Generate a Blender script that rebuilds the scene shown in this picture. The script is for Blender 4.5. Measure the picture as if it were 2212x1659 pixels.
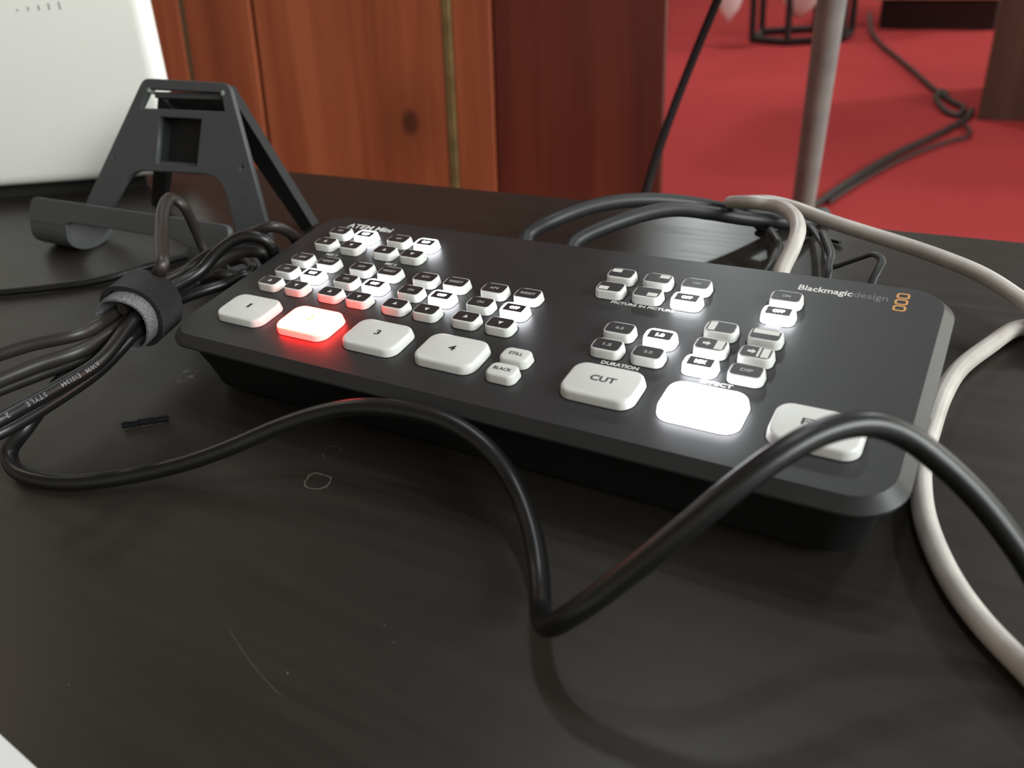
import bpy, bmesh, math, random
from mathutils import Vector, Matrix

# ------------------------------------------------------------------ clear
for o in list(bpy.data.objects):
    bpy.data.objects.remove(o, do_unlink=True)
random.seed(7)
SC = bpy.context.scene
COL = SC.collection

# ------------------------------------------------------------------ camera
F_PX = 1765.0
CX, CY = 1106.0, 829.5
R_ROWS = ((0.8611571344660683, 0.49683073017916796, -0.10755288084224153),
          (0.19326682582294472, -0.5156830075501133, -0.834696933033464),
          (-0.47016628124665816, 0.6980188147736053, -0.5401049986217797))
CAM = Vector((0.23873591931115246, -0.1478673691384715, 0.15060983877780737))
RW = Matrix(R_ROWS)                       # world -> camera (x right, y down, z forward)
cam_data = bpy.data.cameras.new('camera')
cam = bpy.data.objects.new('camera', cam_data)
COL.objects.link(cam)
cm = RW.transposed() @ Matrix(((1, 0, 0), (0, -1, 0), (0, 0, -1)))
cam.matrix_world = Matrix.Translation(CAM) @ cm.to_4x4()
cam_data.sensor_width = 36.0
cam_data.lens = 36.0 * F_PX / 2212.0
cam_data.clip_start = 0.01
cam_data.clip_end = 50
cam_data.dof.use_dof = True
cam_data.dof.focus_distance = 0.262
cam_data.dof.aperture_fstop = 14.0
SC.camera = cam

# ------------------------------------------------------------------ world, exposure
SC.view_settings.view_transform = 'Standard'
SC.view_settings.look = 'None'
SC.view_settings.gamma = 1.0
SC.view_settings.use_curve_mapping = False
SC.view_settings.exposure = -0.75
world = bpy.data.worlds.new('room_air')
SC.world = world
world.use_nodes = True
world.node_tree.nodes['Background'].inputs[0].default_value = (0.9, 0.95, 1.0, 1)
world.node_tree.nodes['Background'].inputs[1].default_value = 0.3

# ceiling lamps: (x, y, diameter, watts, colour)
CEIL = 2.25
LAMPS = [(0.235, 0.60, 0.10, 30.0, (0.90, 0.98, 1.0)),
         (-0.20, 0.98, 0.11, 25.0, (0.90, 0.98, 1.0)),
         (-2.9, 0.2, 0.24, 30.0, (1.0, 0.86, 0.66)),
         (-1.2, 3.9, 0.24, 178.0, (0.93, 1.0, 1.0)),  # added out of view to brighten the carpet
         (1.5, 4.2, 0.24, 178.0, (0.93, 1.0, 1.0)),  # second added lamp, also there to brighten the carpet
         (0.3, -2.2, 0.24, 5.0, (0.9, 0.93, 1.0))]
UNSEEN_WINDOWS = [dict(y0=-1.7, y1=1.0, z0=0.95, z1=2.05, watts=300.0, color=(0.93, 1.0, 0.97), label='high daylight window in the right wall beside the viewer'),  # out of view, added to light the white casing
           dict(y0=3.3, y1=6.7, z0=-0.35, z1=1.6, watts=160.0, color=(0.95, 1.0, 0.90), label='wide daylight window at the far end of the right wall')]  # out of view, added to brighten the switcher's right chamfer


# ------------------------------------------------------------------ pixel -> place
def ray(x, y):
    return RW.transposed() @ Vector(((x - CX) / F_PX, (y - CY) / F_PX, 1.0))


def atz(x, y, z=0.0):
    d = ray(x, y)
    return CAM + d * ((z - CAM.z) / d.z)


def aty(x, y, Y):
    d = ray(x, y)
    return CAM + d * ((Y - CAM.y) / d.y)


def atd(x, y, s):
    return CAM + ray(x, y) * s


def onplane(x, y, p0, n):
    d = ray(x, y)
    return CAM + d * ((p0 - CAM).dot(n) / d.dot(n))


# ------------------------------------------------------------------ materials
def mat(name, color=(0.5, 0.5, 0.5), rough=0.5, metal=0.0, spec=0.5, emit=None, estr=0.0, coat=0.0,
        sss=0.0, noise=None, bump=None, sheen=0.0):
    m = bpy.data.materials.new(name)
    m.use_nodes = True
    nt = m.node_tree
    b = nt.nodes['Principled BSDF']
    b.inputs['Base Color'].default_value = (*color, 1)
    b.inputs['Roughness'].default_value = rough
    b.inputs['Metallic'].default_value = metal
    b.inputs['Specular IOR Level'].default_value = spec
    b.inputs['Coat Weight'].default_value = coat
    b.inputs['Coat Roughness'].default_value = 0.15
    b.inputs['Sheen Weight'].default_value = sheen
    if sss:
        b.inputs['Subsurface Weight'].default_value = sss
        b.inputs['Subsurface Radius'].default_value = (0.002, 0.002, 0.0018)
        b.inputs['Subsurface Scale'].default_value = 0.5
    if emit:
        b.inputs['Emission Color'].default_value = (*emit, 1)
        b.inputs['Emission Strength'].default_value = estr
    tc = nt.nodes.new('ShaderNodeTexCoord')
    if noise:                               # (scale, amount, detail)
        n = nt.nodes.new('ShaderNodeTexNoise')
        n.inputs['Scale'].default_value = noise[0]
        n.inputs['Detail'].default_value = noise[2] if len(noise) > 2 else 4
        nt.links.new(tc.outputs['Object'], n.inputs['Vector'])
        mp = nt.nodes.new('ShaderNodeMapRange')
        mp.inputs['From Min'].default_value = 0.3
        mp.inputs['From Max'].default_value = 0.7
        mp.inputs['To Min'].default_value = 1 - noise[1]
        mp.inputs['To Max'].default_value = 1 + noise[1]
        nt.links.new(n.outputs['Fac'], mp.inputs['Value'])
        mx = nt.nodes.new('ShaderNodeVectorMath')
        mx.operation = 'SCALE'
        mx.inputs[0].default_value = color
        nt.links.new(mp.outputs[0], mx.inputs['Scale'])
        nt.links.new(mx.outputs[0], b.inputs['Base Color'])
    if bump:                                # (scale, strength, distance)
        n = nt.nodes.new('ShaderNodeTexNoise')
        n.inputs['Scale'].default_value = bump[0]
        n.inputs['Detail'].default_value = 3
        nt.links.new(tc.outputs['Object'], n.inputs['Vector'])
        bp = nt.nodes.new('ShaderNodeBump')
        bp.inputs['Strength'].default_value = bump[1]
        bp.inputs['Distance'].default_value = bump[2]
        nt.links.new(n.outputs['Fac'], bp.inputs['Height'])
        nt.links.new(bp.outputs[0], b.inputs['Normal'])
    return m


class NG:
    """tiny node-graph helper"""
    def __init__(self, m):
        self.nt = m.node_tree
        self.b = self.nt.nodes['Principled BSDF']

    def n(self, t, **kw):
        x = self.nt.nodes.new(t)
        for k, v in kw.items():
            setattr(x, k, v)
        return x

    def put(self, sock, v):
        if hasattr(v, 'is_linked') or isinstance(v, bpy.types.NodeSocket):
            self.nt.links.new(v, sock)
        else:
            sock.default_value = v

    def math(self, op, a, b=0.0, c=0.0, clamp=False):
        x = self.n('ShaderNodeMath', operation=op, use_clamp=clamp)
        self.put(x.inputs[0], a)
        self.put(x.inputs[1], b)
        self.put(x.inputs[2], c)
        return x.outputs[0]

    def vec(self, op, a, b=(0, 0, 0), scale=None):
        x = self.n('ShaderNodeVectorMath', operation=op)
        self.put(x.inputs[0], a)
        self.put(x.inputs[1], b)
        if scale is not None:
            self.put(x.inputs['Scale'], scale)
        return x.outputs['Value'] if op in ('LENGTH', 'DISTANCE', 'DOT_PRODUCT') else x.outputs[0]

    def noise(self, v, scale, detail=4, rough=0.5):
        x = self.n('ShaderNodeTexNoise')
        self.put(x.inputs['Vector'], v)
        x.inputs['Scale'].default_value = scale
        x.inputs['Detail'].default_value = detail
        x.inputs['Roughness'].default_value = rough
        return x

    def ramp(self, v, stops):
        x = self.n('ShaderNodeValToRGB')
        cr = x.color_ramp
        while len(cr.elements) < len(stops):
            cr.elements.new(0.5)
        for e, (p, c) in zip(cr.elements, stops):
            e.position = p
            e.color = (*c, 1) if len(c) == 3 else c
        self.put(x.inputs[0], v)
        return x.outputs[0]

    def mix(self, f, a, b):
        x = self.n('ShaderNodeMix', data_type='RGBA')
        self.put(x.inputs[0], f)
        self.put(x.inputs[6], a if not isinstance(a, tuple) else (*a, 1))
        self.put(x.inputs[7], b if not isinstance(b, tuple) else (*b, 1))
        return x.outputs[2]

    def smooth(self, v, lo, hi, to0=0.0, to1=1.0):
        x = self.n('ShaderNodeMapRange', interpolation_type='SMOOTHSTEP')
        self.put(x.inputs['Value'], v)
        x.inputs['From Min'].default_value = lo
        x.inputs['From Max'].default_value = hi
        x.inputs['To Min'].default_value = to0
        x.inputs['To Max'].default_value = to1
        return x.outputs[0]


def table_material():
    m = mat('dark_wenge_laminate', (0.02, 0.016, 0.014), 0.32, spec=0.27)
    g = NG(m)
    co = g.n('ShaderNodeTexCoord').outputs['Object']
    st = g.vec('MULTIPLY', co, (14.0, 220.0, 220.0))
    gr = g.noise(st, 1.0, 6, 0.6).outputs['Fac']
    broad = g.noise(g.vec('MULTIPLY', co, (2.0, 14.0, 1.0)), 1.0, 3).outputs['Fac']
    col = g.ramp(g.math('ADD', g.math('MULTIPLY', gr, 0.6), g.math('MULTIPLY', broad, 0.4)),
                 [(0.3, (0.0200, 0.0165, 0.0140)), (0.7, (0.0300, 0.0245, 0.0205))])
    # dried water rings left on the laminate
    wob = g.vec('SCALE', g.noise(co, 150.0, 3).outputs['Color'], (0, 0, 0), 0.0045)
    cow = g.vec('ADD', co, wob)
    mask = None
    for (px, py, rx, ry, wd, amt) in ((687, 1040, 0.0042, 0.0034, 0.11, 0.30), (714, 977, 0.0025, 0.0030, 0.11, 0.09)):
        c = atz(px, py)
        d = g.vec('SUBTRACT', cow, (c.x + 0.00225, c.y + 0.00225, 0.00225))
        d = g.vec('MULTIPLY', d, (1 / rx, 1 / ry, 0.0))
        L = g.vec('LENGTH', d)
        k = g.math('MULTIPLY', g.smooth(g.math('ABSOLUTE', g.math('SUBTRACT', L, 1.0)), 0.0, wd, 1.0, 0.0), amt)
        mask = k if mask is None else g.math('MAXIMUM', mask, k)
    # smear of dried glue near the switcher corner
    c = atz(402, 812)
    L = g.vec('LENGTH', g.vec('MULTIPLY', g.vec('SUBTRACT', co, (c.x, c.y, 0)), (1 / 0.009, 1 / 0.006, 0)))
    sm = g.math('MULTIPLY', g.smooth(L, 0.3, 1.0, 1.0, 0.0), g.smooth(g.noise(co, 420.0, 3).outputs['Fac'], 0.5, 0.66))
    mask = g.math('MAXIMUM', mask, g.math('MULTIPLY', sm, 0.35))
    # long hair scratch
    a, b_ = atz(492, 1352), atz(615, 1510)
    dx, dy = (b_ - a).normalized().x, (b_ - a).normalized().y
    ln = (b_ - a).length
    rel = g.vec('SUBTRACT', co, (a.x, a.y, 0))
    t = g.vec('DOT_PRODUCT', rel, (dx, dy, 0))
    s = g.math('ABSOLUTE', g.math('ADD', g.vec('DOT_PRODUCT', rel, (-dy, dx, 0)),
                                  g.math('MULTIPLY', g.math('MULTIPLY', t, g.math('SUBTRACT', t, ln)), -4.0)))
    k = g.math('MULTIPLY', g.smooth(s, 0.00003, 0.00012, 1.0, 0.0),
               g.math('MULTIPLY', g.smooth(t, 0.0, 0.003), g.smooth(t, ln - 0.003, ln, 1.0, 0.0)))
    mask = g.math('MAXIMUM', mask, g.math('MULTIPLY', k, 0.14))
    # dust specks
    for sc_, th, dens, amt in ((75.0, 0.017, 0.66, 0.9), (190.0, 0.035, 0.88, 0.4)):
        v = g.n('ShaderNodeTexVoronoi')
        g.put(v.inputs['Vector'], g.vec('MULTIPLY', co, (1, 1, 0)))
        v.inputs['Scale'].default_value = sc_
        sp = g.n('ShaderNodeSeparateColor')
        g.put(sp.inputs[0], v.outputs['Color'])
        k = g.math('MULTIPLY', g.math('LESS_THAN', v.outputs['Distance'], th), g.math('GREATER_THAN', sp.outputs[0], dens))
        mask = g.math('MAXIMUM', mask, g.math('MULTIPLY', k, amt))
    col = g.mix(mask, col, (0.42, 0.38, 0.33))
    g.put(g.b.inputs['Base Color'], col)
    g.put(g.b.inputs['Roughness'], g.smooth(gr, 0.2, 0.8, 0.33, 0.40))
    bp = g.n('ShaderNodeBump')
    bp.inputs['Strength'].default_value = 0.18
    bp.inputs['Distance'].default_value = 0.0002
    g.put(bp.inputs['Height'], gr)
    g.put(g.b.inputs['Normal'], bp.outputs[0])
    return m


def wood_material(name, lo, mid, hi, knot=None, rough=0.42):
    m = mat(name, mid, rough)
    g = NG(m)
    co = g.n('ShaderNodeTexCoord').outputs['Object']
    warp = g.noise(g.vec('MULTIPLY', co, (5.0, 5.0, 1.2)), 1.0, 3).outputs['Color']
    cw = g.vec('ADD', co, g.vec('SCALE', warp, (0, 0, 0), 0.05))
    broad = g.noise(g.vec('MULTIPLY', cw, (16.0, 1.0, 0.9)), 1.0, 4, 0.55).outputs['Fac']
    fine = g.noise(g.vec('MULTIPLY', cw, (120.0, 4.0, 3.0)), 1.0, 5, 0.6).outputs['Fac']
    v = g.math('ADD', g.math('MULTIPLY', broad, 0.72), g.math('MULTIPLY', fine, 0.28))
    col = g.ramp(v, [(0.33, lo), (0.5, mid), (0.67, hi)])
    if knot:
        d = g.vec('MULTIPLY', g.vec('SUBTRACT', co, knot), (1.0, 0.0, 0.75))
        L = g.vec('LENGTH', d)
        col = g.mix(g.smooth(L, 0.006, 0.015, 0.85, 0.0), col, (0.02, 0.006, 0.004))
        col = g.mix(g.smooth(L, 0.012, 0.06, 0.35, 0.0), col, (0.13, 0.035, 0.014))
    g.put(g.b.inputs['Base Color'], col)
    g.b.inputs['Coat Weight'].default_value = 0.06
    g.b.inputs['Specular IOR Level'].default_value = 0.35
    return m


def carpet_material():
    m = mat('red_carpet', (0.42, 0.035, 0.035), 0.95, spec=0.1, sheen=0.3)
    g = NG(m)
    co = g.n('ShaderNodeTexCoord').outputs['Object']
    f1 = g.noise(co, 350.0, 3).outputs['Fac']
    f2 = g.noise(co, 2.2, 4).outputs['Fac']
    v = g.math('ADD', g.math('MULTIPLY', f1, 0.5), g.math('MULTIPLY', f2, 0.5))
    g.put(g.b.inputs['Base Color'], g.ramp(v, [(0.3, (0.34, 0.036, 0.037)), (0.7, (0.44, 0.050, 0.050))]))
    bp = g.n('ShaderNodeBump')
    bp.inputs['Strength'].default_value = 0.6
    bp.inputs['Distance'].default_value = 0.004
    g.put(bp.inputs['Height'], f1)
    g.put(g.b.inputs['Normal'], bp.outputs[0])
    return m


def lit_red_material():
    """a translucent key over one red LED: strongest over the lamp, weaker towards the rim"""
    m = mat('lit_red_key', (0.8, 0.75, 0.7), 0.4)
    g = NG(m)
    co = g.n('ShaderNodeTexCoord').outputs['Object']
    sp = g.n('ShaderNodeSeparateXYZ')
    g.put(sp.inputs[0], co)
    L = g.math('MAXIMUM', g.math('DIVIDE', g.math('ABSOLUTE', sp.outputs[0]), 0.0108), g.math('ADD', g.math('DIVIDE', g.math('ABSOLUTE', sp.outputs[1]), 0.0073), -0.0))
    core = g.math('MULTIPLY', g.smooth(L, 0.84, 1.0, 1.0, 0.0), g.smooth(sp.outputs[2], 0.0016, 0.0027, 0.0, 1.0))
    g.put(g.b.inputs['Emission Color'], g.mix(core, (1.0, 0.005, 0.004), (1.0, 0.066, 0.030)))
    st = g.math('ADD', 34.0, g.math('MULTIPLY', core, 44.0))
    g.put(g.b.inputs['Emission Strength'], st)
    return m


M = {}
M['table'] = table_material()
M['plate'] = mat('black_anodised_plate', (0.0180, 0.0182, 0.0190), 0.45, spec=0.5, bump=(9000, 0.15, 0.00004), noise=(60, 0.08))
M['body'] = mat('black_plastic', (0.006, 0.006, 0.006), 0.6, spec=0.3)
M['rubber'] = mat('black_rubber', (0.015, 0.015, 0.015), 0.8)
M['key'] = mat('translucent_white_key', (0.71, 0.705, 0.685), 0.35, sss=0.25)
M['keylit'] = mat('lit_white_key', (0.8, 0.8, 0.8), 0.35, emit=(0.93, 0.95, 1.0), estr=22.0)
M['keyred'] = lit_red_material()
M['ink'] = mat('black_key_ink', (0.022, 0.021, 0.022), 0.42)
M['inkdark'] = mat('dark_print', (0.03, 0.03, 0.03), 0.5)
M['print'] = mat('grey_key_print', (0.42, 0.42, 0.42), 0.45)
M['printlit'] = mat('lit_key_print', (0.8, 0.8, 0.8), 0.4, emit=(1.0, 1.0, 0.98), estr=12.0)
M['print2'] = mat('yellow_print', (0.5, 0.35, 0.05), 0.45, emit=(1.0, 0.72, 0.12), estr=0.8)
M['pwhite'] = mat('white_panel_print', (0.75, 0.74, 0.71), 0.5)
M['pgrey'] = mat('grey_panel_print', (0.20, 0.20, 0.21), 0.5)
M['orange'] = mat('orange_panel_print', (0.62, 0.29, 0.085), 0.5)
M['gap'] = mat('dark_key_gap', (0.004, 0.004, 0.004), 0.8)
M['cable'] = mat('black_cable_jacket', (0.006, 0.006, 0.006), 0.36, spec=0.5, bump=(900, 0.05, 0.0003))
M['cable_brown'] = mat('dark_cord_jacket', (0.022, 0.018, 0.016), 0.42, bump=(900, 0.05, 0.0003))
M['cable_matte'] = mat('matt_black_cable_jacket', (0.016, 0.016, 0.017), 0.5)
M['cable_white'] = mat('off_white_cable_jacket', (0.52, 0.475, 0.445), 0.42, noise=(90, 0.14, 5))
M['cable_print'] = mat('grey_cable_print', (0.17, 0.17, 0.18), 0.6)
M['velcro'] = mat('black_loop_fabric', (0.010, 0.010, 0.010), 0.95, spec=0.1, sheen=0.12, bump=(2500, 0.8, 0.0006))
M['velcro_grey'] = mat('grey_hook_fabric', (0.16, 0.155, 0.165), 0.9, spec=0.2, noise=(1800, 0.5, 2), bump=(2200, 1.0, 0.0006))
M['lint'] = mat('black_fuzz', (0.008, 0.008, 0.009), 0.95, spec=0.05)
M['stand'] = mat('charcoal_plastic', (0.060, 0.063, 0.068), 0.48, bump=(4000, 0.1, 0.0001))
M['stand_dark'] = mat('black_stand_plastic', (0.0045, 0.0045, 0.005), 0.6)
M['white_case'] = mat('white_case_plastic', (0.90, 0.90, 0.86), 0.4)
M['vent'] = mat('vent_grey', (0.45, 0.46, 0.45), 0.7)
M['paper'] = mat('white_paper', (0.80, 0.79, 0.80), 0.7)
M['woodA'] = wood_material('red_brown_board', (0.20, 0.042, 0.017), (0.29, 0.070, 0.028), (0.39, 0.110, 0.043))
M['woodD'] = wood_material('dark_red_board', (0.070, 0.011, 0.006), (0.100, 0.016, 0.008), (0.14, 0.025, 0.011))
M['brass'] = mat('dull_brass', (0.20, 0.14, 0.055), 0.55, metal=0.5, noise=(40, 0.25))
M['olive'] = mat('dull_olive_strip', (0.085, 0.055, 0.02), 0.6)
M['seam'] = mat('dark_seam', (0.012, 0.006, 0.005), 0.8)
M['steel'] = mat('grey_steel', (0.26, 0.30, 0.285), 0.42, metal=0.15, noise=(30, 0.2))
M['black_metal'] = mat('black_powder_coat', (0.02, 0.018, 0.018), 0.5)
M['petal'] = mat('pale_pink_fabric', (0.88, 0.78, 0.77), 0.8)
M['cream'] = mat('cream_paint', (0.72, 0.60, 0.40), 0.6, noise=(12, 0.1))
M['plinth'] = mat('dark_maroon_plinth', (0.018, 0.006, 0.006), 0.6)
M['brown_board'] = wood_material('brown_board', (0.056, 0.027, 0.018), (0.074, 0.037, 0.025), (0.095, 0.048, 0.033))
M['carpet'] = carpet_material()
M['carpet'].node_tree.nodes['Principled BSDF'].inputs['Sheen Weight'].default_value = 0.0
M['wall'] = mat('cream_wall', (0.45, 0.43, 0.37), 0.9, noise=(3, 0.05))
M['ceiling'] = mat('grey_white_ceiling', (0.22, 0.23, 0.225), 0.95)
M['lamp_rim'] = mat('white_lamp_rim', (0.7, 0.7, 0.7), 0.4)


# ------------------------------------------------------------------ object helpers
def obj(name, me, m=None, parent=None, **props):
    o = bpy.data.objects.new(name, me)
    COL.objects.link(o)
    if m is not None and me is not None and len(me.materials) == 0:
        me.materials.append(M[m] if isinstance(m, str) else m)
    if parent is not None:
        o.parent = parent
    for k, v in props.items():
        o[k] = v
    return o


def empty(name, loc=(0, 0, 0), mw=None, **props):
    o = bpy.data.objects.new(name, None)
    o.empty_display_size = 0.02
    COL.objects.link(o)
    if mw is not None:
        o.matrix_world = mw
    else:
        o.location = loc
    for k, v in props.items():
        o[k] = v
    return o


def mesh(name, verts, faces, smooth=False):
    me = bpy.data.meshes.new(name)
    me.from_pydata([tuple(v) for v in verts], [], faces)
    me.validate()
    bm = bmesh.new()
    bm.from_mesh(me)
    bmesh.ops.recalc_face_normals(bm, faces=bm.faces)
    bm.to_mesh(me)
    bm.free()
    if smooth:
        for p in me.polygons:
            p.use_smooth = True
    return me


def auto_smooth(me, ang=40):
    bm = bmesh.new()
    bm.from_mesh(me)
    for e in bm.edges:
        if len(e.link_faces) == 2 and e.calc_face_angle(0) > math.radians(ang):
            e.smooth = False
    for f in bm.faces:
        f.smooth = True
    bm.to_mesh(me)
    bm.free()
    return me


def box(name, x0, x1, y0, y1, z0, z1, bevel=0.0):
    bm = bmesh.new()
    bmesh.ops.create_cube(bm, size=1.0)
    for v in bm.verts:
        v.co = Vector(((x0 + x1) / 2 + v.co.x * (x1 - x0), (y0 + y1) / 2 + v.co.y * (y1 - y0), (z0 + z1) / 2 + v.co.z * (z1 - z0)))
    if bevel > 0:
        bmesh.ops.bevel(bm, geom=bm.edges[:], offset=bevel, segments=2, affect='EDGES', profile=0.5)
    me = bpy.data.meshes.new(name)
    bm.to_mesh(me)
    bm.free()
    return me


def rrect(w, d, r, n=6):
    """rounded rectangle outline, counter-clockwise, centred"""
    pts = []
    r = min(r, w / 2 - 1e-6, d / 2 - 1e-6)
    for cx, cy, a0 in ((w / 2 - r, d / 2 - r, 0), (-w / 2 + r, d / 2 - r, 90), (-w / 2 + r, -d / 2 + r, 180), (w / 2 - r, -d / 2 + r, 270)):
        for i in range(n + 1):
            a = math.radians(a0 + 90 * i / n)
            pts.append((cx + r * math.cos(a), cy + r * math.sin(a)))
    return pts


def loft(name, loops, cap0=True, cap1=True, smooth_ang=35):
    """loops: list of equal-length closed 3D loops"""
    V, Fc = [], []
    n = len(loops[0])
    for L in loops:
        V += [tuple(p) for p in L]
    for i in range(len(loops) - 1):
        for j in range(n):
            a, b = i * n + j, i * n + (j + 1) % n
            Fc.append((a, b, b + n, a + n))
    if cap0:
        Fc.append(tuple(reversed(range(n))))
    if cap1:
        Fc.append(tuple((len(loops) - 1) * n + j for j in range(n)))
    return auto_smooth(mesh(name, V, Fc), smooth_ang)


def catmull(pts, sub=8):
    P = [Vector(p) for p in pts]
    P = [P[0] * 2 - P[1]] + P + [P[-1] * 2 - P[-2]]
    out = []
    for i in range(1, len(P) - 2):
        p0, p1, p2, p3 = P[i - 1:i + 3]
        # centripetal parametrisation keeps uneven spacing from looping
        t0 = 0.0
        t1 = t0 + max((p1 - p0).length, 1e-6) ** 0.5
        t2 = t1 + max((p2 - p1).length, 1e-6) ** 0.5
        t3 = t2 + max((p3 - p2).length, 1e-6) ** 0.5
        for k in range(sub):
            t = t1 + (t2 - t1) * k / sub
            a1 = p0 * ((t1 - t) / (t1 - t0)) + p1 * ((t - t0) / (t1 - t0))
            a2 = p1 * ((t2 - t) / (t2 - t1)) + p2 * ((t - t1) / (t2 - t1))
            a3 = p2 * ((t3 - t) / (t3 - t2)) + p3 * ((t - t2) / (t3 - t2))
            b1 = a1 * ((t2 - t) / (t2 - t0)) + a2 * ((t - t0) / (t2 - t0))
            b2 = a2 * ((t3 - t) / (t3 - t1)) + a3 * ((t - t1) / (t3 - t1))
            out.append(b1 * ((t2 - t) / (t2 - t1)) + b2 * ((t - t1) / (t2 - t1)))
    out.append(P[-2])
    return out


def smooth_path(P, it=2):
    for _ in range(it):
        P = [P[0]] + [(P[i - 1] + P[i] * 2 + P[i + 1]) / 4 for i in range(1, len(P) - 1)] + [P[-1]]
    return P


def tube(name, path, r, sides=12, lobes=0.0, sub=8, smooth=2, raw=False, squash=1.0):
    P = path if raw else smooth_path(catmull(path, sub), smooth)
    V, Fc = [], []
    t = (P[1] - P[0]).normalized()
    up = Vector((0, 0, 1))
    nrm = (up - t * up.dot(t))
    if nrm.length < 1e-3:
        nrm = Vector((1, 0, 0)) - t * t.x
    nrm.normalize()
    for i, p in enumerate(P):
        if 0 < i < len(P) - 1:
            t = (P[i + 1] - P[i - 1]).normalized()
        elif i == len(P) - 1:
            t = (P[i] - P[i - 1]).normalized()
        nrm = (nrm - t * nrm.dot(t)).normalized()
        bn = t.cross(nrm)
        for j in range(sides):
            a = 2 * math.pi * j / sides
            rr = r * (1 + lobes * math.cos(2 * a))
            V.append(p + nrm * (rr * math.cos(a) * squash) + bn * (rr * math.sin(a)))
    n = sides
    for i in range(len(P) - 1):
        for j in range(n):
            a, b = i * n + j, i * n + (j + 1) % n
            Fc.append((a, b, b + n, a + n))
    Fc.append(tuple(reversed(range(n))))
    Fc.append(tuple((len(P) - 1) * n + j for j in range(n)))
    return auto_smooth(mesh(name, V, Fc), 50)


def polyplate(name, outer, holes, thick, bevel=0.0):
    """flat plate in the local XY plane with holes, thickness along Z, via a filled 2D curve"""
    cu = bpy.data.curves.new(name, 'CURVE')
    cu.dimensions = '2D'
    cu.fill_mode = 'BOTH'
    cu.extrude = thick / 2 - bevel
    cu.bevel_depth = bevel
    cu.bevel_resolution = 1
    for ring in [outer] + holes:
        s = cu.splines.new('POLY')
        s.points.add(len(ring) - 1)
        for p, q in zip(s.points, ring):
            p.co = (q[0], q[1], 0, 1)
        s.use_cyclic_u = True
    o = bpy.data.objects.new(name, cu)
    COL.objects.link(o)
    dg = bpy.context.evaluated_depsgraph_get()
    me = bpy.data.meshes.new_from_object(o.evaluated_get(dg))
    bpy.data.objects.remove(o, do_unlink=True)
    bpy.data.curves.remove(cu)
    me.materials.clear()
    return me


def text_mesh(body, width=None, height=None, bold=0.0, thick=0.00004):
    """lettering as a thin mesh centred on its bounding box; width / height in metres"""
    cu = bpy.data.curves.new('text', 'FONT')
    cu.body = body
    cu.size = 1.0
    cu.offset = bold
    cu.resolution_u = 3
    cu.extrude = 0.001
    o = bpy.data.objects.new('text', cu)
    COL.objects.link(o)
    dg = bpy.context.evaluated_depsgraph_get()
    me = bpy.data.meshes.new_from_object(o.evaluated_get(dg))
    bpy.data.objects.remove(o, do_unlink=True)
    bpy.data.curves.remove(cu)
    me.materials.clear()
    xs = [v.co.x for v in me.vertices]
    ys = [v.co.y for v in me.vertices]
    w0, h0 = max(xs) - min(xs), max(ys) - min(ys)
    cx, cy = (max(xs) + min(xs)) / 2, (max(ys) + min(ys)) / 2
    sx = width / w0 if width else None
    sy = height / h0 if height else None
    sx = sx if sx else sy
    sy = sy if sy else sx
    for v in me.vertices:
        v.co = ((v.co.x - cx) * sx, (v.co.y - cy) * sy, (v.co.z / 0.002 + 0.5) * thick)
    return me


def flat_mesh(name, polys, thick=0.00004):
    V, Fc = [], []
    for ring in polys:
        b = len(V)
        n = len(ring)
        V += [(x, y, 0) for x, y in ring] + [(x, y, thick) for x, y in ring]
        Fc.append(tuple(b + n + i for i in range(n)))
        Fc.append(tuple(b + i for i in reversed(range(n))))
        for i in range(n):
            j = (i + 1) % n
            Fc.append((b + i, b + j, b + n + j, b + n + i))
    return mesh(name, V, Fc)


def rect(x0, x1, y0, y1):
    return [(x0, y0), (x1, y0), (x1, y1), (x0, y1)]


# ------------------------------------------------------------------ the room
FZ = -0.75
X0, X1, Y0, Y1 = -4.2, 3.6, -3.2, 7.2


def struct(name, me, m, **kw):
    return obj(name, me, m, kind='structure', **kw)


struct('floor', box('floor', X0, X1, Y0, Y1, FZ - 0.05, FZ), 'carpet', label='red carpet covering the whole floor', category='floor')
struct('wall_back', box('wall_back', X0, X1, Y1, Y1 + 0.1, FZ, CEIL), 'wall', label='cream plastered wall far behind the table', category='wall')
struct('wall_front', box('wall_front', X0, X1, Y0 - 0.1, Y0, FZ, CEIL), 'wall', label='cream plastered wall behind the viewer', category='wall')
struct('wall_left', box('wall_left', X0 - 0.1, X0, Y0, Y1, FZ, CEIL), 'wall', label='cream plastered wall on the left side', category='wall')
struct('wall_right', box('wall_right', X1, X1 + 0.1, Y0, Y1, FZ, CEIL), 'wall', label='cream plastered wall on the right side', category='wall')
struct('ceiling', box('ceiling', X0, X1, Y0, Y1, CEIL, CEIL + 0.1), 'ceiling', label='plain pale ceiling above the table', category='ceiling')

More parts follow.
